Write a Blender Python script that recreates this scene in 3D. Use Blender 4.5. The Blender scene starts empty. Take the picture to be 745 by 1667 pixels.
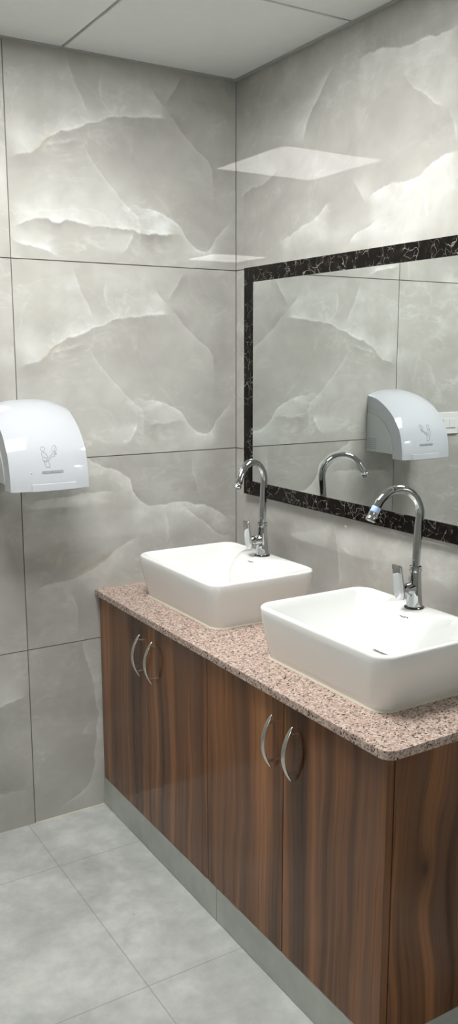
import bpy, bmesh, math, random
from mathutils import Vector, Matrix
random.seed(4)
PI = math.pi
scene = bpy.context.scene
C = scene.collection

# ---------------------------------------------------------------- camera, world, exposure
yaw, pit, rol = 0.5499, -0.1761, -0.0017
fw = Vector((math.sin(yaw)*math.cos(pit), math.cos(yaw)*math.cos(pit), math.sin(pit)))
ri = Vector((math.cos(yaw), -math.sin(yaw), 0)); up = ri.cross(fw)
r2 = ri*math.cos(rol) + up*math.sin(rol); u2 = -ri*math.sin(rol) + up*math.cos(rol)
cd = bpy.data.cameras.new('camera'); cam = bpy.data.objects.new('camera', cd); C.objects.link(cam)
cd.sensor_fit = 'VERTICAL'; cd.sensor_height = 36; cd.lens = 36*1431.8/1667
cd.clip_start = 0.02
cam.matrix_world = Matrix.Translation((-1.6267, -2.6053, 1.5110)) @ Matrix((r2, u2, -fw)).transposed().to_4x4()
scene.camera = cam
w = bpy.data.worlds.new('world'); scene.world = w; w.use_nodes = True
w.node_tree.nodes['Background'].inputs[0].default_value = (0.8, 0.85, 0.9, 1)
w.node_tree.nodes['Background'].inputs[1].default_value = 0.05
scene.view_settings.view_transform = 'Standard'; scene.view_settings.look = 'None'
scene.view_settings.gamma = 1; scene.view_settings.use_curve_mapping = False
scene.view_settings.exposure = 0.5
PANEL_STRENGTH = 26.0
H = 2.393            # ceiling height
XL, YF = -3.0, -5.4  # left wall, wall behind the camera

# veins and streaks: (axis, [(along, across) in metres], light side, light amount, width, dark amount, width, line, tan)
VEINS_A = [
  ('u', [(-0.774,0.278), (-0.728,0.294), (-0.691,0.307), (-0.653,0.346), (-0.615,0.367), (-0.566,0.382), (-0.505,0.408), (-0.437,0.434), (-0.356,0.441), (-0.242,0.451)], 1, 0.3, 0.07, 0.22, 0.05, 0.35, 0),
  ('u', [(-0.712,0.302), (-0.691,0.307), (-0.653,0.344), (-0.626,0.359)], -1, 0, 0.05, 0.0, 0.05, -0.5, 1),
  ('v', [(0.485,-0.260), (0.512,-0.247), (0.560,-0.216), (0.592,-0.185)], -1, 0.15, 0.05, 0.2, 0.06, 0.2, 0),
  ('v', [(0.244,-0.093), (0.321,-0.099), (0.359,-0.137), (0.391,-0.175), (0.439,-0.224), (0.490,-0.266)], -1, 0.08, 0.05, 0.25, 0.09, 0.15, 0),
  ('v', [(0.480,-0.260), (0.510,-0.289), (0.530,-0.307)], -1, 0.1, 0.03, 0.25, 0.03, 0, 0),
  ('u', [(-0.680,0.317), (-0.616,0.340), (-0.542,0.355)], 1, 0.12, 0.03, 0.1, 0.04, 0.35, 0),
  ('v', [(0.045,-0.362), (0.141,-0.362), (0.169,-0.397), (0.255,-0.475), (0.306,-0.519), (0.355,-0.545)], -1, 0.14, 0.06, 0.05, 0.04, 0.3, 0),
  ('u', [(-0.373,0.179), (-0.301,0.166), (-0.228,0.137), (-0.178,0.080), (-0.127,0.055), (-0.074,0.109), (-0.021,0.158), (-0.005,0.181)], -1, 0.35, 0.035, 0.05, 0.05, 0.25, 0),
  ('u', [(-0.357,0.104), (-0.303,0.096), (-0.241,0.100), (-0.184,0.102)], 1, 0.1, 0.02, 0.3, 0.03, 0, 0),
  ('v', [(0.423,-0.526), (0.472,-0.541), (0.530,-0.572), (0.598,-0.591)], -1, 0.28, 0.08, 0.0, 0.05, 0.25, 0),
  ('v', [(0.439,-0.434), (0.484,-0.475), (0.554,-0.473)], 1, 0.05, 0.03, 0.0, 0.05, 0.3, 0),
  ('v', [(0.026,-0.424), (0.078,-0.387), (0.110,-0.377)], -1, 0.25, 0.07, 0.05, 0.05, 0.3, 0),
]
VEINS_A2 = [
  ('u', [(-0.772,0.083), (-0.721,0.108), (-0.664,0.122), (-0.636,0.110), (-0.597,0.120), (-0.538,0.110), (-0.416,0.108), (-0.341,0.099), (-0.220,0.103)], 1, 0.38, 0.06, 0.35, 0.03, 0.2, 0),
  ('u', [(-0.784,0.072), (-0.752,0.050), (-0.715,0.044), (-0.668,0.027), (-0.621,0.008)], 1, 0.35, 0.045, 0.1, 0.05, 0.3, 0),
]
VEINS_B = [
  ('u', [(-0.578,0.611), (-0.558,0.595), (-0.501,0.567), (-0.448,0.543), (-0.410,0.520), (-0.400,0.479), (-0.362,0.435), (-0.294,0.424), (-0.236,0.429), (-0.165,0.415), (-0.104,0.396), (-0.017,0.338)], -1, 0.42, 0.07, 0.15, 0.05, 0.3, 0),
  ('u', [(-0.763,0.461), (-0.699,0.473), (-0.618,0.482), (-0.556,0.484), (-0.471,0.485), (-0.451,0.448)], -1, 0.28, 0.05, 0.22, 0.04, 0.25, 0),
  ('u', [(-0.760,0.189), (-0.669,0.206), (-0.612,0.213), (-0.564,0.227), (-0.510,0.254), (-0.454,0.295), (-0.364,0.337)], -1, 0.2, 0.09, 0.12, 0.08, 0.2, 0),
  ('u', [(-0.627,0.230), (-0.564,0.244), (-0.510,0.266), (-0.460,0.293)], 1, 0, 0.05, 0.0, 0.05, -0.45, 1),
  ('v', [(0.425,-0.135), (0.491,-0.164), (0.545,-0.173), (0.587,-0.175)], 1, 0.0, 0.05, 0.15, 0.06, 0.3, 0),
  ('u', [(-0.224,0.425), (-0.165,0.369), (-0.117,0.338), (-0.068,0.294), (-0.036,0.291), (-0.011,0.343)], -1, 0.12, 0.04, 0.2, 0.04, 0.35, 0),
  ('v', [(0.279,-0.273), (0.343,-0.275), (0.406,-0.277)], -1, 0.08, 0.06, 0.05, 0.05, 0.3, 0),
  ('v', [(0.015,-0.619), (0.095,-0.605), (0.160,-0.629), (0.171,-0.639)], -1, 0.15, 0.05, 0.1, 0.05, 0.25, 0),
]
VEINS_C = [
  ('v', [(0.014,-0.704), (0.040,-0.667), (0.067,-0.608), (0.126,-0.569), (0.204,-0.561), (0.267,-0.553), (0.329,-0.547), (0.398,-0.555), (0.452,-0.564), (0.506,-0.573), (0.549,-0.587), (0.611,-0.590)], 1, 0.25, 0.03, 0.12, 0.08, 0.2, 0),
  ('v', [(0.253,-0.562), (0.262,-0.580), (0.273,-0.601), (0.304,-0.579), (0.313,-0.549)], 1, 0.2, 0.03, 0.0, 0.02, 0.1, 0),
  ('u', [(-0.913,0.411), (-0.875,0.422), (-0.846,0.431), (-0.822,0.438), (-0.778,0.446)], 1, 0.3, 0.06, 0.15, 0.06, 0.3, 0),
  ('u', [(-0.927,0.135), (-0.889,0.129), (-0.860,0.129), (-0.784,0.122)], -1, 0.1, 0.06, 0.2, 0.04, 0.2, 0),
]
VEINS_D = [
  ('v', [(0.331,-0.367), (0.416,-0.411), (0.463,-0.461), (0.511,-0.516), (0.527,-0.590)], 1, 0.4, 0.06, 0.08, 0.08, 0.3, 0),
  ('u', [(-0.998,0.477), (-0.978,0.476), (-0.928,0.474), (-0.876,0.482), (-0.821,0.479), (-0.764,0.491), (-0.692,0.505), (-0.604,0.496)], -1, 0.35, 0.08, 0.25, 0.07, 0.25, 0),
  ('u', [(-0.963,0.302), (-0.927,0.317), (-0.893,0.346), (-0.849,0.375), (-0.790,0.433)], 1, 0.15, 0.05, 0.1, 0.05, 0.35, 0),
  ('v', [(0.227,-0.988), (0.278,-0.978), (0.306,-0.960)], -1, 0.15, 0.05, 0.05, 0.05, 0.3, 0),
  ('u', [(-1.014,0.201), (-0.990,0.199), (-0.944,0.193), (-0.892,0.177), (-0.854,0.157), (-0.779,0.161), (-0.707,0.149), (-0.669,0.131)], -1, 0.4, 0.09, 0.12, 0.04, 0.35, 0),
  ('v', [(0.114,-0.676), (0.132,-0.663), (0.177,-0.629), (0.217,-0.580)], -1, 0.15, 0.06, 0.1, 0.05, 0.2, 0),
  ('u', [(-0.527,0.142), (-0.506,0.144), (-0.448,0.119), (-0.341,0.089), (-0.250,0.061)], -1, 0.35, 0.07, 0.05, 0.05, 0.3, 0),
  ('v', [(0.020,-0.601), (0.047,-0.620), (0.064,-0.685), (0.084,-0.722)], -1, 0.2, 0.08, 0.1, 0.05, 0.2, 0),
  ('u', [(-0.256,0.285), (-0.170,0.258), (-0.080,0.248), (-0.014,0.234)], 1, 0.15, 0.04, 0.3, 0.04, 0.3, 0),
  ('v', [(0.046,-0.904), (0.106,-0.895), (0.156,-0.860)], -1, 0.05, 0.05, 0.0, 0.05, 0.3, 0),
  ('v', [(0.480,-0.791), (0.532,-0.785)], -1, 0.05, 0.05, 0.0, 0.05, 0.2, 0),
]
STREAKS_E = [  # upright and level pale streaks on the wall below the mirror
  ('v', [(0.220,-0.583), (0.275,-0.587), (0.328,-0.579), (0.380,-0.568), (0.424,-0.552)], -1, 0.2, 0.07, 0.08, 0.07, 0.35, 0),
  ('u', [(-0.770,0.358), (-0.649,0.342), (-0.566,0.349), (-0.428,0.339), (-0.304,0.350)], 1, 0.12, 0.05, 0.1, 0.05, 0.1, 0),
]

# ---------------------------------------------------------------- node helpers
class NT:
    def __init__(s, name):
        s.mat = bpy.data.materials.new(name); s.mat.use_nodes = True
        s.t = s.mat.node_tree; s.b = s.t.nodes['Principled BSDF']
    def n(s, typ, **kw):
        nd = s.t.nodes.new(typ)
        for k, v in kw.items(): setattr(nd, k, v)
        return nd
    def put(s, sock, v):
        if hasattr(v, 'links') or isinstance(v, bpy.types.NodeSocket): s.t.links.new(v, sock)
        elif v is not None: sock.default_value = v
    def m(s, op, a, b=None, c=None, clamp=False):
        nd = s.n('ShaderNodeMath', operation=op, use_clamp=clamp)
        s.put(nd.inputs[0], a); s.put(nd.inputs[1], b); s.put(nd.inputs[2], c)
        return nd.outputs[0]
    def vm(s, op, a, b=None):
        nd = s.n('ShaderNodeVectorMath', operation=op); s.put(nd.inputs[0], a); s.put(nd.inputs[1], b)
        return nd.outputs[0]
    def xyz(s, x, y, z=0.0):
        nd = s.n('ShaderNodeCombineXYZ'); s.put(nd.inputs[0], x); s.put(nd.inputs[1], y); s.put(nd.inputs[2], z)
        return nd.outputs[0]
    def sep(s, v):
        nd = s.n('ShaderNodeSeparateXYZ'); s.put(nd.inputs[0], v); return nd.outputs
    def noise(s, v, scale, detail=2, rough=0.5, dist=0.0):
        nd = s.n('ShaderNodeTexNoise'); s.put(nd.inputs['Vector'], v)
        nd.inputs['Scale'].default_value = scale; nd.inputs['Detail'].default_value = detail
        nd.inputs['Roughness'].default_value = rough; nd.inputs['Distortion'].default_value = dist
        return nd.outputs['Fac']
    def ramp(s, f, stops, interp='LINEAR'):
        nd = s.n('ShaderNodeValToRGB'); nd.color_ramp.interpolation = interp
        el = nd.color_ramp.elements
        while len(el) < len(stops): el.new(0.5)
        for e, (p, c) in zip(el, stops): e.position = p; e.color = (*c, 1)
        s.put(nd.inputs[0], f); return nd.outputs[0]
    def mix(s, f, a, b, blend='MIX'):
        nd = s.n('ShaderNodeMix', data_type='RGBA', blend_type=blend)
        s.put(nd.inputs[0], f)
        for k, v in ((6, a), (7, b)):
            if isinstance(v, tuple): nd.inputs[k].default_value = (*v, 1)
            else: s.put(nd.inputs[k], v)
        return nd.outputs[2]
    def rng(s, v, a, b, c=0.0, d=1.0, smooth=False):
        nd = s.n('ShaderNodeMapRange'); nd.interpolation_type = 'SMOOTHSTEP' if smooth else 'LINEAR'
        s.put(nd.inputs[0], v)
        for i, q in enumerate((a, b, c, d)): nd.inputs[i+1].default_value = q
        return nd.outputs[0]
    def bump(s, h, strength, dist=0.001):
        nd = s.n('ShaderNodeBump'); nd.inputs['Strength'].default_value = strength; nd.inputs['Distance'].default_value = dist
        s.put(nd.inputs['Height'], h); s.t.links.new(nd.outputs[0], s.b.inputs['Normal'])
    def fin(s, col=None, rough=0.5, metal=0.0, **kw):
        if isinstance(col, tuple): s.b.inputs['Base Color'].default_value = (*col, 1)
        elif col is not None: s.put(s.b.inputs['Base Color'], col)
        s.put(s.b.inputs['Roughness'], rough); s.b.inputs['Metallic'].default_value = metal
        for k, v in kw.items(): s.b.inputs[k.replace('_', ' ')].default_value = v
        return s.mat

def plain(name, col, rough=0.4, metal=0.0, var=0.03, **kw):
    g = NT(name); tc = g.n('ShaderNodeTexCoord').outputs['Object']
    f = g.noise(tc, 25, 3)
    c = g.mix(f, tuple(x*(1-var) for x in col), tuple(min(1, x*(1+var)) for x in col))
    return g.fin(c, rough, metal, **kw)

def onyx(name, veins, seed=0.0):
    """polished onyx-look tile: cloudy ground plus one-sided veins, in the tile's own metre coordinates (UV)"""
    g = NT(name)
    uv = g.n('ShaderNodeTexCoord').outputs['UV']
    u, v, _ = g.sep(uv)
    p = g.xyz(u, v, seed)
    def jit(k):
        q = g.vm('ADD', p, (k, k*2, 0.0))
        a = g.m('MULTIPLY', g.m('SUBTRACT', g.noise(q, 12, 3, 0.6), 0.5), 0.03)
        b = g.m('MULTIPLY', g.m('SUBTRACT', g.noise(q, 55, 2, 0.6), 0.5), 0.006)
        return g.m('ADD', a, b)
    ju, jv = g.m('ADD', u, jit(3.1)), g.m('ADD', v, jit(8.7))
    cl1 = g.noise(g.vm('MULTIPLY', p, (1, 1.5, 1)), 3.2, 3, 0.55, 0.6)
    cl2 = g.noise(p, 9, 4, 0.6, 0.8)
    f = g.m('ADD', g.m('MULTIPLY', cl1, 0.75), g.m('MULTIPLY', cl2, 0.34))
    f = g.m('SUBTRACT', f, 0.17)
    # patchiness that breaks the veins up
    patch = g.rng(g.noise(p, 11, 3, 0.6), 0.3, 0.7, 0.45, 1.3)
    tan = None
    for (ax, pts, side, L, wL, D, wD, line, tn) in veins:
        al, ac, raw = (u, jv, u) if ax == 'u' else (v, ju, v)
        a0, a1 = pts[0][0], pts[-1][0]; bs = [q[1] for q in pts]; b0, b1 = min(bs)-0.01, max(bs)+0.01
        t = g.rng(al, a0, a1)
        fc = g.n('ShaderNodeFloatCurve'); cv = fc.mapping.curves[0]
        P = [((a-a0)/(a1-a0), (b-b0)/(b1-b0)) for a, b in pts]
        cv.points[0].location = P[0]; cv.points[1].location = P[-1]
        for q in P[1:-1]: cv.points.new(*q)
        fc.mapping.update(); g.put(fc.inputs['Value'], t)
        c = g.m('MULTIPLY_ADD', fc.outputs[0], b1-b0, b0)
        d = g.m('MULTIPLY', g.m('SUBTRACT', ac, c), float(side))
        fade = min(0.05, (a1-a0)*0.3)
        win = g.rng(g.m('MINIMUM', g.m('SUBTRACT', al, a0), g.m('SUBTRACT', a1, al)), 0.0, fade, smooth=True)
        win = g.m('MULTIPLY', win, patch)
        ln = g.m('EXPONENT', g.m('MULTIPLY', g.m('POWER', g.m('DIVIDE', g.m('ABSOLUTE', d), 0.0035), 1.6), -1.0))
        ln = g.m('MULTIPLY', ln, win)
        if tn:
            wd = g.m('EXPONENT', g.m('MULTIPLY', g.m('ABSOLUTE', d), -1/0.007)); wd = g.m('MULTIPLY', wd, win)
            tan = wd if tan is None else g.m('MAXIMUM', tan, wd)
            continue
        s = g.rng(d, -0.003, 0.003)
        e1 = g.m('EXPONENT', g.m('MULTIPLY', g.m('MAXIMUM', d, 0.0), -1.0/wL))
        tot = g.m('MULTIPLY', g.m('MULTIPLY', e1, s), float(L))
        if D:
            e2 = g.m('EXPONENT', g.m('MULTIPLY', g.m('MINIMUM', d, 0.0), 1.0/wD))
            tot = g.m('SUBTRACT', tot, g.m('MULTIPLY', g.m('MULTIPLY', e2, g.m('SUBTRACT', 1.0, s)), float(D)))
        tot = g.m('MULTIPLY', tot, win)
        if line: tot = g.m('ADD', tot, g.m('MULTIPLY', ln, line*0.55))
        f = g.m('ADD', f, tot)
    if not veins:
        vo = g.noise(g.vm('MULTIPLY', p, (1, 1.6, 1)), 2.1, 4, 0.55, 1.2)
        k = g.m('EXPONENT', g.m('MULTIPLY', g.m('ABSOLUTE', g.m('SUBTRACT', vo, 0.5)), -60.0))
        f = g.m('ADD', f, g.m('MULTIPLY', k, 0.12))
    # scattered faint hair veins common to every tile
    hv = g.noise(p, 2.7, 5, 0.55, 1.0)
    k = g.m('EXPONENT', g.m('MULTIPLY', g.m('ABSOLUTE', g.m('SUBTRACT', hv, 0.53)), -160.0))
    f = g.m('ADD', f, g.m('MULTIPLY', g.m('MULTIPLY', k, patch), 0.10))
    wz = g.noise(g.vm('MULTIPLY', p, (1, 1.7, 1)), 13, 6, 0.62, 1.4); reg = g.rng(g.noise(g.vm('ADD', p, (5, 2, 0)), 4.5, 2), 0.48, 0.62, smooth=True)
    f = g.m('ADD', f, g.m('MULTIPLY', g.m('MULTIPLY', g.rng(wz, 0.50, 0.60, smooth=True), reg), 0.10))
    col = g.ramp(f, [(0.0, TILE[0]), (0.42, TILE[1]), (0.75, TILE[2]), (1.0, TILE[3])])
    if tan is not None: col = g.mix(g.m('MULTIPLY', tan, 0.7, clamp=True), col, (0.36, 0.29, 0.20))
    return g.fin(col, 0.008, IOR=1.66)
TILE = [(0.31, 0.305, 0.285), (0.45, 0.447, 0.42), (0.60, 0.61, 0.59), (0.76, 0.80, 0.79)]

def wood_mat(name, knots=()):
    g = NT(name)
    tc = g.n('ShaderNodeTexCoord').outputs['Object']; rnd = g.n('ShaderNodeObjectInfo').outputs['Random']
    x, y, z = g.sep(tc)
    a = g.m('ADD', g.m('ADD', x, y), g.m('MULTIPLY', rnd, 7.0))
    w1 = g.noise(g.xyz(g.m('MULTIPLY', a, 3.0), 0.0, g.m('MULTIPLY', z, 1.6)), 1.0, 2)
    a2 = g.m('ADD', a, g.m('MULTIPLY', g.m('SUBTRACT', w1, 0.5), 0.07))
    w2 = g.noise(g.xyz(g.m('MULTIPLY', a, 12.0), 4.0, g.m('MULTIPLY', z, 5.0)), 1.0, 2)
    a2 = g.m('ADD', a2, g.m('MULTIPLY', g.m('SUBTRACT', w2, 0.5), 0.016))
    kd = None
    for (ka, kz, kr) in knots:      # grain swirling round a knot
        da = g.m('SUBTRACT', g.m('ADD', x, y), ka); dz = g.m('MULTIPLY', g.m('SUBTRACT', z, kz), 0.42)
        r = g.m('SQRT', g.m('ADD', g.m('MULTIPLY', da, da), g.m('MULTIPLY', dz, dz)))
        e = g.m('EXPONENT', g.m('MULTIPLY', g.m('POWER', g.m('DIVIDE', r, kr), 2.0), -1.0))
        a2 = g.m('ADD', a2, g.m('MULTIPLY', e, g.m('MULTIPLY', r, 0.8)))
        kk = g.m('MULTIPLY', g.m('EXPONENT', g.m('MULTIPLY', g.m('DIVIDE', r, kr*0.32), -1.0)), 1.0)
        kd = kk if kd is None else g.m('MAXIMUM', kd, kk)
    band = g.noise(g.xyz(g.m('MULTIPLY', a2, 13.0), 1.0, g.m('MULTIPLY', z, 0.35)), 1.0, 1.5)
    med = g.noise(g.xyz(g.m('MULTIPLY', a2, 48.0), 2.0, g.m('MULTIPLY', z, 0.9)), 1.0, 2)
    fine = g.noise(g.xyz(g.m('MULTIPLY', a2, 330.0), 3.0, g.m('MULTIPLY', z, 5.0)), 1.0, 2)
    f = g.m('ADD', g.m('MULTIPLY', band, 0.85), g.m('MULTIPLY', med, 0.36))
    f = g.m('ADD', f, g.m('MULTIPLY', fine, 0.14)); f = g.m('SUBTRACT', f, 0.155)
    col = g.ramp(f, [(0.26, (0.036, 0.015, 0.006)), (0.39, (0.090, 0.038, 0.016)), (0.50, (0.165, 0.070, 0.029)), (0.61, (0.265, 0.110, 0.042)), (0.76, (0.38, 0.165, 0.066))])
    gr = g.noise(g.xyz(g.m('MULTIPLY', a2, 18.0), 9.0, g.m('MULTIPLY', z, 0.6)), 1.0, 1)
    col = g.mix(g.rng(gr, 0.5, 0.62, 0, 0.5), col, (0.130, 0.066, 0.040))
    # dark hairline streaks
    st = g.noise(g.xyz(g.m('MULTIPLY', a2, 30.0), 6.0, g.m('MULTIPLY', z, 0.5)), 1.0, 3)
    k = g.m('EXPONENT', g.m('MULTIPLY', g.m('ABSOLUTE', g.m('SUBTRACT', st, 0.5)), -70.0))
    col = g.mix(g.m('MULTIPLY', k, 0.4), col, (0.028, 0.015, 0.009))
    if kd is not None: col = g.mix(g.m('MULTIPLY', kd, 0.8, clamp=True), col, (0.035, 0.018, 0.010))
    return g.fin(col, 0.10, IOR=1.42)

def granite_mat():
    g = NT('pink_granite'); tc = g.n('ShaderNodeTexCoord').outputs['Object']
    q = g.vm('ADD', tc, g.vm('SCALE', tc, None)) if False else tc
    def vor(sc, off):
        nd = g.n('ShaderNodeTexVoronoi'); g.put(nd.inputs['Vector'], g.vm('ADD', q, (off, off, 0)))
        nd.inputs['Scale'].default_value = sc; nd.inputs['Randomness'].default_value = 1
        return g.sep(nd.outputs['Color'])[0]
    a, b = vor(260, 0), vor(380, 5)
    n1 = g.noise(tc, 60, 3)
    base = g.ramp(g.m('ADD', g.m('MULTIPLY', a, 0.8), g.m('MULTIPLY', n1, 0.3)),
        [(0.0, (0.19, 0.155, 0.135)), (0.2, (0.31, 0.225, 0.19)), (0.5, (0.45, 0.325, 0.275)), (0.8, (0.56, 0.445, 0.385)), (1.0, (0.64, 0.56, 0.50))])
    col = g.mix(g.m('GREATER_THAN', b, 0.93), base, (0.08, 0.07, 0.065))
    col = g.mix(g.m('MULTIPLY', g.m('LESS_THAN', a, 0.07), g.m('GREATER_THAN', n1, 0.42)), col, (0.022, 0.02, 0.02))
    return g.fin(col, 0.22, IOR=1.45)

def floor_mat():
    g = NT('grey_floor_tile'); tc = g.n('ShaderNodeTexCoord').outputs['Object']
    x, y, z = g.sep(tc)
    n1 = g.noise(tc, 3.5, 4, 0.6, 0.5); n2 = g.noise(tc, 16, 5, 0.65)
    f = g.m('ADD', g.m('MULTIPLY', n1, 0.6), g.m('MULTIPLY', n2, 0.4))
    col = g.ramp(f, [(0.34, (0.37, 0.39, 0.375)), (0.5, (0.49, 0.515, 0.50)), (0.66, (0.65, 0.675, 0.66))])
    fx = g.m('PINGPONG', g.m('ADD', x, 0.80), 0.3); fy = g.m('PINGPONG', g.m('ADD', y, 0.277), 0.3)
    # joints every 0.6 m
    jx = g.m('LESS_THAN', fx, 0.0013); jy = g.m('LESS_THAN', fy, 0.0013)
    j = g.m('MAXIMUM', jx, jy)
    col = g.mix(g.m('MULTIPLY', j, 0.6), col, (0.22, 0.22, 0.205))
    sp = g.noise(tc, 70, 1); col = g.mix(g.m('GREATER_THAN', sp, 0.835), col, (0.16, 0.16, 0.15))
    g.bump(g.m('SUBTRACT', n2, j), 0.15, 0.001)
    return g.fin(col, 0.32, IOR=1.5)

def marble_mat():
    g = NT('black_marble'); tc = g.n('ShaderNodeTexCoord').outputs['Object']
    w = g.n('ShaderNodeTexNoise'); g.put(w.inputs['Vector'], tc); w.inputs['Scale'].default_value = 22; w.inputs['Detail'].default_value = 3
    p = g.vm('ADD', tc, g.vm('MULTIPLY', g.vm('SUBTRACT', w.outputs['Color'], (0.5, 0.5, 0.5)), (0.06, 0.06, 0.06)))
    def edges(sc, wd):
        nd = g.n('ShaderNodeTexVoronoi', feature='DISTANCE_TO_EDGE'); g.put(nd.inputs['Vector'], p); nd.inputs['Scale'].default_value = sc
        return g.rng(nd.outputs['Distance'], 0.0, wd, 1.0, 0.0)
    m1 = g.rng(g.noise(tc, 24, 2), 0.47, 0.60); m2 = g.rng(g.noise(g.vm('ADD', tc, (3, 3, 3)), 30, 2), 0.50, 0.64)
    k = g.m('MAXIMUM', g.m('MULTIPLY', edges(20, 0.016), m1), g.m('MULTIPLY', edges(40, 0.022), m2))
    base = g.ramp(g.noise(tc, 35, 4, 0.6), [(0.5, (0.004, 0.0035, 0.003)), (0.8, (0.03, 0.017, 0.012))])
    return g.fin(g.mix(g.m('MULTIPLY', k, 0.8, clamp=True), base, (0.45, 0.42, 0.38)), 0.15, IOR=1.25)

M_A = onyx('onyx_tile_upper', VEINS_A); M_A1 = onyx('onyx_tile_top', VEINS_A + VEINS_A2)
M_B = onyx('onyx_tile_middle', VEINS_B, 1.0); M_Cc = onyx('onyx_tile_base', VEINS_C, 2.0)
M_D = onyx('onyx_tile_mirror_wall', VEINS_D, 3.0); M_E = onyx('onyx_tile_splash', STREAKS_E, 4.0)
M_G = onyx('onyx_tile_plain', [], 6.0)
M_GROUT = plain('grout', (0.13, 0.12, 0.105), 0.9)
M_WOOD = wood_mat('walnut_laminate'); M_WOODK = wood_mat('walnut_laminate_knotted', [(-0.506, 0.370, 0.06)]); M_GRAN = granite_mat(); M_FLOOR = floor_mat(); M_MARB = marble_mat()
M_CHROME = plain('chrome', (0.52, 0.53, 0.54), 0.03, 1.0, 0.01)
M_STEEL = plain('brushed_nickel', (0.62, 0.60, 0.56), 0.22, 1.0, 0.02)
M_CERAMIC = plain('white_ceramic', (0.84, 0.86, 0.85), 0.07, 0, 0.01, Coat_Weight=0.3, Coat_Roughness=0.03)
M_PLASTIC = plain('white_plastic', (0.49, 0.515, 0.555), 0.06, 0, 0.01)
M_PLASTIC2 = plain('white_matt_plastic', (0.50, 0.53, 0.53), 0.3, 0, 0.01)
M_PLATE = plain('switch_white', (0.74, 0.75, 0.76), 0.25, 0, 0.01)
M_RING = plain('dark_chrome', (0.12, 0.12, 0.115), 0.15, 1.0)
M_GREYINK = plain('grey_ink', (0.36, 0.38, 0.42), 0.5)
M_INKBAR = plain('grey_label', (0.22, 0.23, 0.27), 0.5)
M_DARK = plain('dark_gap', (0.02, 0.018, 0.016), 0.6)
M_CEIL = plain('ceiling_board', (0.80, 0.815, 0.80), 0.9)
M_TBAR = plain('ceiling_grid_grey', (0.25, 0.25, 0.245), 0.5)
M_ANGLE = plain('ceiling_edge_trim', (0.42, 0.42, 0.41), 0.5)
M_SEAL = plain('cream_sealant', (0.62, 0.58, 0.48), 0.6)
M_PLINTH = None
M_MIRROR = NT('mirror_silver').fin((0.78, 0.81, 0.80), 0.0, 1.0)
def plinth_mat():
    g = NT('plinth_tile'); tc = g.n('ShaderNodeTexCoord').outputs['Object']; x, y, z = g.sep(tc)
    f = g.noise(tc, 9, 4, 0.6)
    col = g.ramp(f, [(0.3, (0.36, 0.375, 0.345)), (0.7, (0.48, 0.50, 0.465))])
    j = g.m('LESS_THAN', g.m('ABSOLUTE', g.m('SUBTRACT', g.m('ABSOLUTE', y), 0.75)), 0.0012)
    return g.fin(g.mix(j, col, (0.2, 0.19, 0.17)), 0.25)
M_PLINTH = plinth_mat()
def emit_mat():
    g = NT('lit_diffuser'); g.b.inputs['Emission Color'].default_value = (1, 0.985, 0.95, 1)
    g.b.inputs['Emission Strength'].default_value = PANEL_STRENGTH
    return g.fin((0.9, 0.9, 0.9), 0.5)
M_EMIT = emit_mat()

# ---------------------------------------------------------------- mesh helpers
def obj(name, bm, mat, parent=None, smooth=False, ang=None):
    me = bpy.data.meshes.new(name)
    bmesh.ops.recalc_face_normals(bm, faces=bm.faces)
    bm.to_mesh(me); bm.free()
    for m in (mat if isinstance(mat, (list, tuple)) else [mat]): me.materials.append(m)
    if smooth:
        me.polygons.foreach_set('use_smooth', [True]*len(me.polygons))
        if ang: me.set_sharp_from_angle(angle=math.radians(ang))
    o = bpy.data.objects.new(name, me); C.objects.link(o)
    if parent:
        o.parent = parent
    return o
def thing(name, label, cat, loc=(0, 0, 0), group=None):
    o = bpy.data.objects.new(name, None); C.objects.link(o); o.location = loc
    o.empty_display_size = 0.1
    return tag(o, label, cat, group)
def tag(o, label, cat, group=None):
    o['label'] = label; o['category'] = cat
    if group: o['group'] = group
    return o
def struct(o): o['kind'] = 'structure'; return o
def box(bm, a, b, bev=0.0, seg=2):
    r = bmesh.ops.create_cube(bm, size=1); vs = r['verts']
    for v in vs:
        v.co = Vector([(a[i]+b[i])/2 + v.co[i]*abs(b[i]-a[i]) for i in range(3)])
    if bev:
        es = {e for v in vs for e in v.link_edges}
        bmesh.ops.bevel(bm, geom=list(es), offset=bev, segments=seg, affect='EDGES', profile=0.5)
    return bm
def B(a, b, bev=0.0, seg=2): return box(bmesh.new(), a, b, bev, seg)
def loft(bm, loops, cap0=True, cap1=True, closed=True):
    rows = [[bm.verts.new(p) for p in L] for L in loops]
    n = len(rows[0])
    for A, Bq in zip(rows, rows[1:]):
        for i in range(n if closed else n-1):
            j = (i+1) % n
            bm.faces.new((A[i], A[j], Bq[j], Bq[i]))
    if cap0: bm.faces.new(rows[0][::-1])
    if cap1: bm.faces.new(rows[-1])
    return bm
def ring(c, d, r, n=24, ref=Vector((0, 0, 1)), r2=None):
    d = Vector(d).normalized(); ref = Vector(ref)
    if abs(d.dot(ref)) > 0.95: ref = Vector((0, 1, 0))
    a = d.cross(ref).normalized(); b = a.cross(d)
    return [Vector(c) + a*r*math.cos(t*2*PI/n) + b*(r2 or r)*math.sin(t*2*PI/n) for t in range(n)]
def tube(bm, pts, rad, n=20, cap=True, ref=(0, 1, 0)):
    pts = [Vector(p) for p in pts]; loops = []
    for i, p in enumerate(pts):
        d = pts[min(i+1, len(pts)-1)] - pts[max(i-1, 0)]
        r = rad[i] if isinstance(rad, (list, tuple)) else rad
        rr = r if isinstance(r, tuple) else (r, r)
        loops.append(ring(p, d, rr[0], n, ref, rr[1]))
    return loft(bm, loops, cap, cap)
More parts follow.
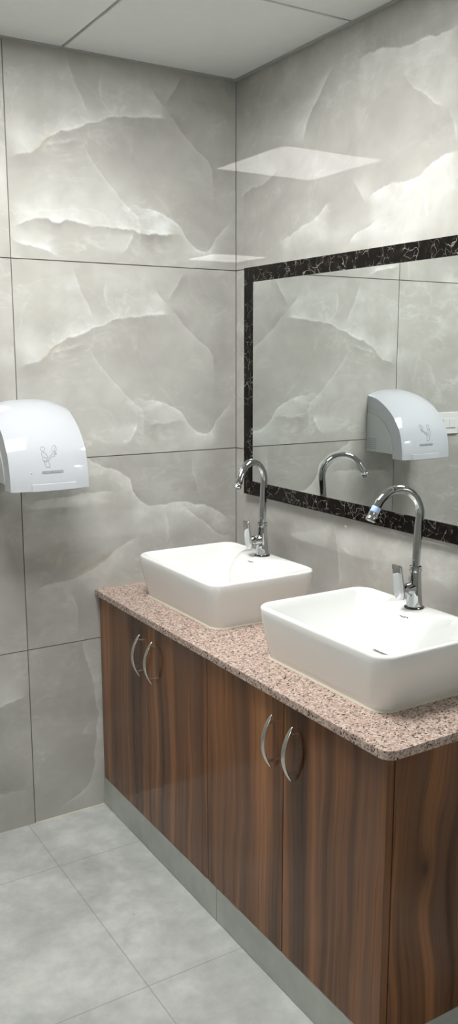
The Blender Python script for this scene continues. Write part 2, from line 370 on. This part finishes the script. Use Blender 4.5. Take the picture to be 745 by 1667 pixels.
def lathe(bm, base, axis, prof, n=32):
    """prof: (distance along axis, radius)"""
    axis = Vector(axis).normalized()
    ref = Vector((0, 1, 0)) if abs(axis.y) < 0.9 else Vector((0, 0, 1))
    return loft(bm, [ring(Vector(base)+axis*h, axis, max(r, 1e-4), n, ref) for h, r in prof])
def rrect(x0, x1, y0, y1, r, z, k=8):
    L = []
    for cx, cy, a in ((x1-r, y1-r, 0), (x0+r, y1-r, 90), (x0+r, y0+r, 180), (x1-r, y0+r, 270)):
        for i in range(k+1):
            t = math.radians(a + 90*i/k); L.append(Vector((cx+r*math.cos(t), cy+r*math.sin(t), z)))
    return L

# ---------------------------------------------------------------- setting
def tiled_wall(name, axis, const, sgn, cols, rows, matfn, gmat=M_GROUT, gap=0.0028):
    """axis 'x': wall runs along x at y=const; axis 'y': runs along y at x=const. sgn: side the room is on."""
    bm = bmesh.new(); uvl = bm.loops.layers.uv.new('UVMap'); mats = [gmat]
    def quad(a0, a1, z0, z1, off, mi, uv0=(0, 0)):
        q = []
        for a, z in ((a0, z0), (a1, z0), (a1, z1), (a0, z1)):
            q.append((a, const+sgn*off, z) if axis == 'x' else (const+sgn*off, a, z))
        f = bm.faces.new([bm.verts.new(c) for c in q]); f.material_index = mi
        for l in f.loops:
            a = l.vert.co.x if axis == 'x' else l.vert.co.y
            l[uvl].uv = (a-uv0[0], l.vert.co.z-uv0[1])
        return f
    quad(cols[0], cols[-1], rows[0], rows[-1], -0.003, 0)
    for i in range(len(cols)-1):
        for j in range(len(rows)-1):
            mt, uv0 = matfn(i, j)
            if mt not in mats: mats.append(mt)
            a0 = cols[i]+(gap/2 if i else 0); a1 = cols[i+1]-(gap/2 if i < len(cols)-2 else 0.0016)
            z0 = rows[j]+(gap/2 if j else 0); z1 = rows[j+1]-(gap/2 if j < len(rows)-2 else 0)
            f = quad(a0, a1, z0, z1, 0.0, mats.index(mt), uv0)
            # tile edges going back to the grout
            r = bmesh.ops.extrude_edge_only(bm, edges=list(f.edges))
            for v in [g for g in r['geom'] if isinstance(g, bmesh.types.BMVert)]:
                if axis == 'x': v.co.y = const - sgn*0.003
                else: v.co.x = const - sgn*0.003
    me = bpy.data.meshes.new(name); bm.to_mesh(me); bm.free()
    for m in mats: me.materials.append(m)
    o = bpy.data.objects.new(name, me); C.objects.link(o)
    return struct(o)
ROWS = [0, 0.593, 1.193, 1.793, H]
cols_back = [XL, -1.977, -0.777, 0.0]
def mf_back(i, j):
    if i == 2: return [(M_Cc, (0, 0)), (M_B, (0, 0.593)), (M_A, (0, 1.193)), (M_A1, (0, 1.793))][j]
    if i == 1 and j == 0: return (M_Cc, (0, 0))
    return (M_G, (i*2.3+0.4, j*1.7+0.593*j))
tiled_wall('wall_back', 'x', 0.0, -1, cols_back, ROWS, mf_back)
cols_right = [YF, -4.8, -3.6, -2.4, -1.2, 0.0]
def mf_right(i, j):
    if i == 4 and j == 3: return (M_D, (0, 1.793))
    if i == 4 and j == 1: return (M_E, (0, 0.593))
    return (M_G, (i*3.1, j*2.2+1))
tiled_wall('wall_right', 'y', 0.0, -1, cols_right, ROWS, mf_right)
tiled_wall('wall_left', 'y', XL, 1, [YF, -3.9, -2.7, -1.5, -0.3, 0.0], ROWS, lambda i, j: (M_G, (i*1.9, j*2.7+3)))
tiled_wall('wall_front', 'x', YF, 1, [XL, -2.4, -1.2, 0.0], ROWS, lambda i, j: (M_G, (i*2.9+7, j*1.3)))
struct(obj('floor', B((XL-0.02, YF-0.02, -0.03), (0.02, 0.02, 0.0)), M_FLOOR))

LIGHT_CELLS = [(-1.2, -1.2), (-3.0, -4.8)]   # lower-left corner of each 0.6 m cell
bm = bmesh.new()
ix = 0
x = -0.6
xs = [0.0, -0.6, -1.2, -1.8, -2.4, XL]; ys = [0.0, -0.6, -1.2, -1.8, -2.4, -3.0, -3.6, -4.2, -4.8, YF]
for a in range(len(xs)-1):
    for b in range(len(ys)-1):
        x1, x0 = xs[a], xs[a+1]; y1, y0 = ys[b], ys[b+1]
        if any(abs(x0-c[0]) < 0.01 and abs(y0-c[1]) < 0.01 for c in LIGHT_CELLS): continue
        box(bm, (x0+0.0045, y0+0.0045, H), (x1-0.0045, y1-0.0045, H+0.012), 0.0015, 1)
box(bm, (XL-0.02, YF-0.02, H+0.010), (0.02, 0.02, H+0.05))
o = obj('ceiling', bm, [M_CEIL, M_TBAR])
for p in o.data.polygons:
    if abs(p.center.z-(H+0.010)) < 1e-4 and p.normal.z < -0.9: p.material_index = 1
struct(o)
bm = bmesh.new()   # thin edge trims where the ceiling meets the walls
box(bm, (XL, -0.014, H-0.0035), (0, 0.0, H+0.001)); box(bm, (-0.014, YF, H-0.0035), (0, -0.0141, H+0.001))
struct(obj('trim_1', bm, M_ANGLE))

def ceiling_light(cx, cy, label):
    t = thing('ceiling_light', label, 'ceiling light', (cx, cy, H-0.004), 'square ceiling light panels')
    bm = bmesh.new()
    for a, b in (((-0.297, -0.297), (0.297, -0.279)), ((-0.297, 0.279), (0.297, 0.297)), ((-0.297, -0.279), (-0.279, 0.279)), ((0.279, -0.279), (0.297, 0.279))):
        box(bm, (a[0], a[1], -0.006), (b[0], b[1], 0.006))
    obj('frame', bm, M_PLASTIC2, t)
    obj('diffuser', B((-0.279, -0.279, -0.002), (0.279, 0.279, 0.004)), M_EMIT, t)
for (x0, y0), lb in zip(LIGHT_CELLS, ['lit square ceiling panel near the tiled corner above the basins', 'lit square ceiling panel at the rear of the room behind the camera']):
    ceiling_light(x0+0.3, y0+0.3, lb)

# plinth under the cabinets (tiled)
bm = bmesh.new(); box(bm, (-0.531, -1.402, 0.0), (0.0, 0.0, 0.098), 0.002, 1)
struct(obj('trim_2', bm, M_PLINTH))
bm = bmesh.new()   # grout beads at the foot of plinth and wall
tube(bm, [(-0.533, -1.40, 0.001), (-0.533, -0.004, 0.001)], 0.005, 8); tube(bm, [(-0.777, -0.001, 0.0), (-0.533, -0.001, 0.0)], 0.003, 8)
struct(obj('trim_3', bm, M_SEAL))

# ---------------------------------------------------------------- cabinets
def handle_bm():
    """bow pull, vertical, standing out along -x from x=0, centred at z=0, half length 0.066"""
    bm = bmesh.new(); N = 28; R = 0.0655; loops = []
    for i in range(N+1):
        t = -1 + 2*i/N; z = t*R; out = 0.030 - 0.0245*t*t
        wdt = 0.0076*(1-0.5*abs(t)**2.5); th = 0.0036*(1-0.35*abs(t)**2.5)
        if i in (0, N): wdt *= 0.35; th *= 0.4
        d = Vector((0.049*t/R*1.0, 0, 1)).normalized()
        loops.append(ring((-out, 0, z), d, wdt, 14, (1, 0, 0), th))
    loft(bm, loops)
    return bm
def post_bm(z):
    t = z/0.0655; out = 0.030-0.0245*t*t
    return tube(bmesh.new(), [(0.0, 0, z), (-out, 0, z)], 0.0035, 12)
def cabinet(y0, y1, label, end=False):
    t = thing('cabinet', label, 'cabinet', (-0.26, (y0+y1)/2, 0.098), 'walnut vanity cabinets')
    loc = t.location
    def rel(a): return (a[0]-loc.x, a[1]-loc.y, a[2]-loc.z)
    bm = bmesh.new(); zb, zt = 0.0985, 0.739
    ye = y0 + (0.018 if end else 0.0015)
    box(bm, rel((-0.509, ye, zb)), rel((-0.004, y1-0.0015, zb+0.016)))
    box(bm, rel((-0.509, ye, zt-0.016)), rel((-0.004, y1-0.0015, zt)))
    for yy in ((y1-0.0175, y1-0.0015),) + (() if end else ((y0+0.0015, y0+0.0175),)):
        box(bm, rel((-0.509, yy[0], zb+0.016)), rel((-0.004, yy[1], zt-0.016)))
    box(bm, rel((-0.012, ye, zb+0.016)), rel((-0.004, y1-0.0175, zt-0.016)))
    ym = (y0+y1)/2
    box(bm, rel((-0.509, ym-0.009, zb+0.016)), rel((-0.012, ym+0.009, zt-0.016)))
    obj('carcass', bm, M_WOOD, t)
    if end:
        obj('side_panel', B(rel((-0.509, y0, zb)), rel((-0.004, y0+0.017, zt)), 0.001, 1), M_WOODK, t)
    for k, (a, b) in enumerate(((ym+0.0013, y1-0.0013), (y0+(0.0 if end else 0.0013), ym-0.0013))):
        d = obj('door', B(rel((-0.531, a, zb+0.0015)), rel((-0.5125, b, zt-0.002)), 0.0011, 2), M_WOOD, t)
        hy = ym + (0.041 if k == 0 else -0.041)
        h = obj('handle', handle_bm(), M_STEEL, d, True, 60); h.location = rel((-0.531, hy, 0.625))
        for z in (-0.048, 0.048): pb = post_bm(z); me = bpy.data.meshes.new('post'); pb.to_mesh(me); pb.free(); bb = bmesh.new(); bb.from_mesh(h.data); bb.from_mesh(me); bb.to_mesh(h.data); bb.free(); bpy.data.meshes.remove(me)
        h.data.polygons.foreach_set('use_smooth', [True]*len(h.data.polygons)); h.data.set_sharp_from_angle(angle=math.radians(60))
cabinet(-0.705, -0.004, 'two-door walnut vanity cabinet in the corner against the back wall')
cabinet(-1.405, -0.7055, 'two-door walnut vanity cabinet nearest the camera, with the exposed end panel', True)

# worktop
bm = bmesh.new()
def wt(inset, z):
    r = 0.028; x0, y0 = -0.545+inset, -1.420+inset; L = [Vector((-0.0005, -0.0005, z)), Vector((x0, -0.0005, z))]
    for i in range(9):
        t = math.radians(180+90*i/8); L.append(Vector((x0+r+r*math.cos(t), y0+r+r*math.sin(t), z)))
    L.append(Vector((-0.0005, y0, z))); return L
loft(bm, [wt(0.002, 0.7395), wt(0.0, 0.7415), wt(0, 0.757), wt(0.0006, 0.7595), wt(0.0016, 0.760)])
o = obj('worktop', bm, M_GRAN, None); tag(o, 'speckled pink granite worktop across both cabinets under the basins', 'worktop')

# ---------------------------------------------------------------- basins
def basin(cy, label):
    t = thing('washbasin', label, 'basin', (-0.275, cy, 0.7605), 'rectangular countertop basins')
    h = 0.137; bm = bmesh.new(); L = []; K = 28
    X0, X1, Y0, Y1 = -0.185, 0.172, -0.241, 0.245     # outer rim, relative
    def rr(x0, x1, y0, y1, r, z, bump=0.0, slope=0.0):
        P = rrect(x0, x1, y0, y1, r, z)          # wall side edge gets extra points so that the tap platform can push in
        for i in range(1, K):
            y = y0+r + (y1-y0-2*r)*i/K; u = max(0.0, min(1.0, (0.125-abs(y))/0.055)); u = u*u*(3-2*u)
            P.append(Vector((x1-bump*u, y, z)))
        return P
    bx, by, sh = 0.026, 0.020, 0.010             # foot inset and offset
    def outer(q, z, r=0.045, e=0.0):
        return rr(X0+bx*q+e, X1-bx*q-e, Y0+by*q+sh*q+e, Y1-by*q+sh*q-e, r, z)
    L.append(outer(1, 0.0, 0.04, 0.004)); L.append(outer(1, 0.004, 0.04))
    for k in range(1, 8):
        q = k/8; L.append(outer((1-q)**1.3, 0.004+(h-0.012)*q, 0.04+0.005*q))
    L.append(outer(0, h-0.007)); L.append(outer(0, h-0.003, e=0.0008)); L.append(outer(0, h-0.0006, e=0.0035)); L.append(outer(0, h, e=0.006))
    def inner(i, z, r, bump=0.060): return rr(X0+i, X1-i*0.75-0.002, Y0+i, Y1-i, r, z, bump)
    L.append(inner(0.011, h, 0.036)); L.append(inner(0.0135, h-0.001, 0.035)); L.append(inner(0.016, h-0.005, 0.034, 0.066))
    L.append(inner(0.021, h-0.02, 0.036, 0.080)); L.append(inner(0.030, h-0.06, 0.042, 0.094)); L.append(inner(0.042, h-0.095, 0.05, 0.08)); L.append(inner(0.06, h-0.108, 0.05, 0.07))
    L.append(inner(0.10, h-0.1155, 0.04, 0.03)); L.append(rr(-0.085, -0.015, -0.03, 0.03, 0.028, h-0.121))
    loft(bm, L); obj('bowl', bm, M_CERAMIC, t, True, 50)
    obj('drain', lathe(bmesh.new(), (-0.05, 0, h-0.1215), (0, 0, 1), [(0, 0.0150), (0.0012, 0.0150), (0.0018, 0.013), (0.0035, 0.004)]), M_CHROME, t, True, 40)
    bm = bmesh.new()   # bead of sealant round the foot
    lp = [outer(1, z, 0.042, -d) for d, z in ((0.0, 0.004), (0.0015, 0.003), (0.004, 0.0006), (0.0045, -0.0003))]
    loft(bm, lp, False, False); obj('sealant_bead', bm, M_SEAL, t, True)
    # small dark printed mark on the slope below the tap deck
    bm = bmesh.new(); zc = h-0.0115
    xx = X1-0.0148-0.0722
    for s0, s1, dx in ((-0.024, -0.014, 0.0), (-0.012, -0.006, 0.0016), (-0.0045, 0.001, 0.0010)):
        tube(bm, [(xx-0.0016-dx*0.8, s_, zc+0.0012-dx+(0.001 if k_ == 1 else 0)) for k_, s_ in enumerate((s0, (s0+s1)/2, s1))], [0.0014, 0.0024, 0.0014], 8)
    o = obj('maker_mark', bm, M_DARK, t); o['label'] = 'tiny dark lettering'
    return t
basin(-0.379, 'white rectangular countertop basin nearer the corner wall')
basin(-1.063, 'white rectangular countertop basin nearer the camera, at the end of the worktop')

# ---------------------------------------------------------------- taps
def tap(x, y, ang, label, film=False):
    t = thing('basin_tap', label, 'tap', (x, y, 0.8978), 'swan-neck chrome taps')
    obj('base_ring', lathe(bmesh.new(), (0, 0, 0), (0, 0, 1), [(0, 0.0245), (0.002, 0.0245), (0.004, 0.022), (0.004, 0.01)]), M_RING, t, True, 40)
    obj('tap_body', lathe(bmesh.new(), (0, 0, 0.003), (0, 0, 1), [(0, 0.0195), (0.004, 0.0195), (0.02, 0.0185), (0.045, 0.017), (0.07, 0.0155), (0.09, 0.0142), (0.091, 0.012)]), M_CHROME, t, True, 40)
    obj('collar', lathe(bmesh.new(), (0, 0, 0.090), (0, 0, 1), [(0, 0.0135), (0.001, 0.0152), (0.006, 0.0155), (0.007, 0.0142), (0.009, 0.0142), (0.010, 0.0155), (0.015, 0.0150), (0.016, 0.0115)]), M_CHROME, t, True, 40)
    d = Vector((math.cos(ang), math.sin(ang), 0)); R = 0.067; lean = -d*(-0.008)
    pts = [Vector((0, 0, 0.10)), Vector((0, 0, 0.15)) - d*0.002, Vector((0, 0, 0.21)) - d*0.006]
    o0 = -d*0.008; zc = 0.231
    for i in range(0, 27):
        a = math.radians(150*i/26); pts.append(o0 + d*(R-R*math.cos(a)) + Vector((0, 0, zc+R*math.sin(a))))
    a = math.radians(150); tg = d*math.sin(a) + Vector((0, 0, math.cos(a))); e = pts[-1]
    pts += [e+tg*0.008, e+tg*0.019]
    obj('spout', tube(bmesh.new(), pts, 0.0106, 24, True, (-d.y, d.x, 0)), M_CHROME, t, True, 60)
    e = pts[-1]
    obj('aerator', lathe(bmesh.new(), e, tg, [(0, 0.0104), (0.001, 0.0118), (0.010, 0.0118), (0.0115, 0.0110), (0.013, 0.0122), (0.022, 0.0122), (0.023, 0.010), (0.020, 0.008)], 28), M_CHROME, t, True, 40)
    if film:
        o = obj('protective_film', lathe(bmesh.new(), e-tg*0.014, tg, [(0, 0.0107), (0.001, 0.0110), (0.013, 0.0110), (0.014, 0.0107)], 28), plain('blue_film', (0.45, 0.62, 0.95), 0.3), t, True, 40)
        o['label'] = 'pale blue film band on spout'
    # lever on the front: boss, then an upright plate
    obj('lever_boss', lathe(bmesh.new(), (-0.008, 0, 0.050), (-1, 0, 0.0), [(0, 0.0150), (0.022, 0.0150), (0.024, 0.0145), (0.025, 0.0152), (0.038, 0.0150), (0.041, 0.012)]), M_CHROME, t, True, 40)
    bm = bmesh.new(); lo = []
    for z, wy, xo, th in ((0.028, 0.010, -0.048, 0.004), (0.033, 0.0150, -0.048, 0.0052), (0.052, 0.0165, -0.050, 0.0055), (0.060, 0.0165, -0.0515, 0.0042), (0.085, 0.0165, -0.056, 0.0035), (0.112, 0.0160, -0.061, 0.0028), (0.114, 0.0145, -0.0612, 0.0018)):
        lo.append([Vector((p.x+xo, p.y, z)) for p in rrect(-th, th, -wy, wy, min(th*0.6, 0.003), 0, 3)])
    obj('lever', loft(bm, lo), M_CHROME, t, True, 35)
tap(-0.141, -0.379, math.radians(203), 'chrome swan-neck tap on the basin nearer the corner wall')
tap(-0.141, -1.055, math.radians(174), 'chrome swan-neck tap on the basin nearer the camera, with a blue band near its tip', True)

# ---------------------------------------------------------------- mirror
ym0, ym1, zm0, zm1, fwid = -1.52, -0.089, 1.046, 1.793, 0.047
t = thing('wall_mirror', 'wide wall mirror with black veined marble frame above the basins', 'mirror', (0, (ym0+ym1)/2, zm0))
lc = t.location
def R_(p): return (p[0]-lc.x, p[1]-lc.y, p[2]-lc.z)
obj('mirror_glass', B(R_((-0.022, ym0+fwid-0.002, zm0+fwid-0.002)), R_((-0.006, ym1-fwid+0.002, zm1-fwid+0.002))), M_MIRROR, t)
outer = [(ym0, zm0), (ym1, zm0), (ym1, zm1), (ym0, zm1)]; inner_ = [(ym0+fwid, zm0+fwid), (ym1-fwid, zm0+fwid), (ym1-fwid, zm1-fwid), (ym0+fwid, zm1-fwid)]
for i in range(4):
    j = (i+1) % 4; q = [outer[i], outer[j], inner_[j], inner_[i]]
    bm = bmesh.new(); loft(bm, [[R_((0.0, a, b)) for a, b in q], [R_((-0.0245, a, b)) for a, b in q]])
    o = obj('frame_side', bm, M_MARB, t)

# ---------------------------------------------------------------- hand dryer
DX0, DX1 = -0.871, -0.636; DZ = 1.131
PROF = [(0.0, 1.360), (0.03, 1.355), (0.060, 1.345), (0.091, 1.329), (0.122, 1.308), (0.148, 1.284), (0.168, 1.258), (0.182, 1.233), (0.192, 1.200), (0.198, 1.165), (0.200, DZ)]
def catmull(P, s):
    s = max(0, min(len(P)-1-1e-6, s)); i = int(s); f = s-i
    g = lambda k: Vector(P[max(0, min(len(P)-1, k))])
    a, b, c, d = g(i-1), g(i), g(i+1), g(i+2)
    return 0.5*((2*b)+(-a+c)*f+(2*a-5*b+4*c-d)*f*f+(-a+3*b-3*c+d)*f**3)
def shell_pt(u, s):
    """u in -1..1 across, s 0..1 along the profile from the wall over the top to the lower lip"""
    p = catmull([Vector(q) for q in PROF], s*(len(PROF)-1))
    k = 1-abs(u)**2.6
    return Vector(((DX0+DX1)/2 + u*(DX1-DX0)/2, -(p.x + 0.010*k*math.sin(s*PI/2)), p.y + 0.021*k*(1-s)**0.8))
def on_shell(x, z, lift=0.0006):
    u = (x-(DX0+DX1)/2)/((DX1-DX0)/2); lo, hi = 0.2, 1.0
    for _ in range(30):
        mid = (lo+hi)/2
        if shell_pt(u, mid).z > z: lo = mid
        else: hi = mid
    p = shell_pt(u, lo); return Vector((x, p.y-lift, z))
t = thing('hand_dryer', 'white wall-mounted hand dryer with pictogram on the back wall', 'hand dryer', ((DX0+DX1)/2, 0, DZ))
lc2 = t.location.copy()
def shiftbm(bm):
    for v in bm.verts: v.co -= lc2
    return bm
bm = bmesh.new(); NU, NS = 28, 40; th = 0.004
us = [-1+2*i/NU for i in range(NU+1)]
us = [math.copysign(abs(u)**0.8, u) for u in us]
grid = [[bm.verts.new(shell_pt(u, s/NS)) for u in us] for s in range(NS+1)]
for s in range(NS):
    for i in range(NU): bm.faces.new((grid[s][i], grid[s][i+1], grid[s+1][i+1], grid[s+1][i]))
# side cheeks: fan from the rim back to the wall, bottom lip turned in
for col in (0, NU):
    edge = [grid[s][col] for s in range(NS+1)]
    xx = edge[0].co.x
    inn = []
    for s in range(NS+1):
        c = edge[s].co; q = Vector((xx, c.y*0.74, DZ+0.0+(c.z-DZ)*0.80)); inn.append(bm.verts.new(q))
    for s in range(NS): bm.faces.new((edge[s], edge[s+1], inn[s+1], inn[s]))
lip = [bm.verts.new(v.co + Vector((0, 0.03, 0.0))) for v in grid[NS]]
for i in range(NU): bm.faces.new((grid[NS][i], grid[NS][i+1], lip[i+1], lip[i]))
bmesh.ops.remove_doubles(bm, verts=bm.verts, dist=0.0002)
o = obj('shell', shiftbm(bm), M_PLASTIC, t, True, 45)
# back body, narrower profile, fills the sides
bm = bmesh.new(); lo = []
for xx in (DX0+0.0012, DX1-0.0012):
    L = [Vector((xx, 0.0, 1.152)), Vector((xx, 0.0, 1.352))]
    for s in range(1, 21):
        p = catmull([Vector(q) for q in PROF], s/20*(len(PROF)-1)); zq = max(p.y-0.004, 1.147); L.append(Vector((xx, -p.x*0.97, zq if s < 20 else 1.147)))
    lo.append(L)
loft(bm, lo); obj('back_body', shiftbm(bm), M_PLASTIC2, t)
for sx, xx in ((-1, DX0), (1, DX1)):   # raised quarter-round cheek on each side
    bm = bmesh.new(); lo = []
    for e, sc in ((-0.001, 1.0), (0.002, 1.0), (0.003, 0.985)):
        L = [Vector((xx+sx*e, -0.002, 1.150)), Vector((xx+sx*e, -0.002, 1.150+0.145*sc))]
        for i in range(1, 13):
            a = math.radians(90*i/12); L.append(Vector((xx+sx*e, -0.002-0.148*sc*math.sin(a), 1.150+0.145*sc*math.cos(a))))
        lo.append(L)
    ch = obj('side_cheek', shiftbm(loft(bm, lo)), M_PLASTIC2, t)
    bm = bmesh.new()
    for k in range(6):
        z = 1.160+k*0.0072; box(bm, (xx+sx*0.0026, -0.060, z), (xx+sx*0.0034, -0.010, z+0.0035))
    for k in range(2):
        pass
    vv = obj('air_vent', shiftbm(bm), M_GREYINK, ch); vv['label'] = 'grey air slots'
# outlet panel: a low raised rectangle along the lower front
bm = bmesh.new(); lo = []
for (zz, li) in ((1.1275, 0.0004), (1.130, 0.0022), (1.147, 0.0022), (1.1495, 0.0020), (1.1505, 0.0002)):
    lo.append([on_shell(-0.812+0.134*i/16, max(zz, DZ+0.0002), li) if zz > DZ else on_shell(-0.812+0.134*i/16, DZ+0.0002, li)+Vector((0, 0, zz-DZ)) for i in range(17)])
loft(bm, lo, False, False, closed=False); obj('outlet_panel', shiftbm(bm), M_PLASTIC, t, True, 30)
# pictogram: person holding hands under a dryer, thin printed outline
def pic(pts, w=0.001):
    # local coordinates in millimetres from the pictogram's centre
    P = [on_shell(-0.756+a*0.001, 1.229+b*0.00095, 0.0002) for a, b in pts]
    return tube(bmesh.new(), P, w, 6)
bm = bmesh.new()
def add(pts, w=0.001):
    b2 = pic(pts, w); me = bpy.data.meshes.new('tmp'); b2.to_mesh(me); b2.free(); bm.from_mesh(me); bpy.data.meshes.remove(me)
circ = lambda cx, cy, rx, ry: [(cx+rx*math.cos(i*PI/8), cy+ry*math.sin(i*PI/8)) for i in range(17)]
add(circ(-14, 21, 6.5, 6.5))
add([(-16, 13), (-19, 9), (-18.5, -3), (-17, -12), (-15, -15), (-8, -15), (-1, -13), (5, -8), (11, -2), (18, -1), (20, -2)])
add([(-16, 13), (-10, 10), (-5, 6), (-3, -2), (-2, -7), (4, -2), (12, 5), (18, 7)])
add([(18, 7), (20, 10), (23, 9), (26, 5)]); add([(18, 4), (22, 4), (24, 6)])
add([(-14, -2), (-8, -7), (-3, -11)])
add([(-14, -15), (-13, -24), (-10, -31), (-8, -33), (2, -32), (2, -27), (-2, -15)])
add([(14, 12), (14, 20), (17, 26), (22, 29), (26, 28), (28, 22), (27, 14), (20, 12), (14, 12)]); add([(20, 13), (20, 18), (26, 24)])
shiftbm(bm); o = obj('pictogram', bm, M_GREYINK, t); o['label'] = 'thin grey outline of a person drying hands'
bm = bmesh.new(); lo = []
for zz in (1.1800, 1.1875):
    lo.append([on_shell(-0.780+0.064*i/12, zz-0.001, 0.0005) for i in range(13)])
loft(bm, lo, False, False, closed=False)
lab = obj('label_strip', shiftbm(bm), M_INKBAR, t); lab['label'] = 'grey strip with white capitals'
fc = bpy.data.curves.new('lettering', 'FONT'); fc.body = 'AUTOMATIC HAND DRYER'; fc.size = 0.0068; fc.align_x = 'CENTER'; fc.align_y = 'CENTER'
fo = bpy.data.objects.new('lettering_curve', fc); C.objects.link(fo)
bpy.context.view_layer.update()
me = bpy.data.meshes.new_from_object(fo.evaluated_get(bpy.context.evaluated_depsgraph_get()))
bpy.data.objects.remove(fo)
xsz = max(v.co.x for v in me.vertices)-min(v.co.x for v in me.vertices); k = 0.059/xsz
for v in me.vertices:
    q = on_shell(-0.748+v.co.x*k, 1.1827+v.co.y*k*1.15, 0.0008); v.co = q-lc2
me.materials.append(plain('white_ink', (0.55, 0.57, 0.62), 0.5)); me.name = 'lettering'
lt = bpy.data.objects.new('lettering', me); C.objects.link(lt); lt.parent = lab
# small raised dot left of the label strip
o = obj('raised_dot', shiftbm(lathe(bmesh.new(), on_shell(-0.811, 1.183, 0.0), (0, -1, 0), [(-0.001, 0.0028), (0.0008, 0.0028), (0.0014, 0.001)], 16)), M_PLASTIC2, t, True, 40)

# ---------------------------------------------------------------- switch plate on the back wall (seen in the mirror)
t = thing('light_switch', 'white light switch plate on the back wall left of the hand dryer', 'switch', (-1.045, 0, 1.238))
bm = bmesh.new(); loft(bm, [[Vector((p.x, -yy, p.y)) for p in rrect(-0.070+i, 0.070-i, -0.044+i, 0.044-i, 0.004, 0, 4)] for yy, i in ((0.0, 0.0), (0.007, 0.0), (0.0085, 0.0015))])
obj('switch_plate', bm, M_PLATE, t, True, 30)
for k in range(3):
    obj('rocker', B((-0.054+k*0.0365, -0.0118, -0.019), (-0.054+k*0.0365+0.0345, -0.008, 0.019), 0.001, 1), M_PLATE, t)
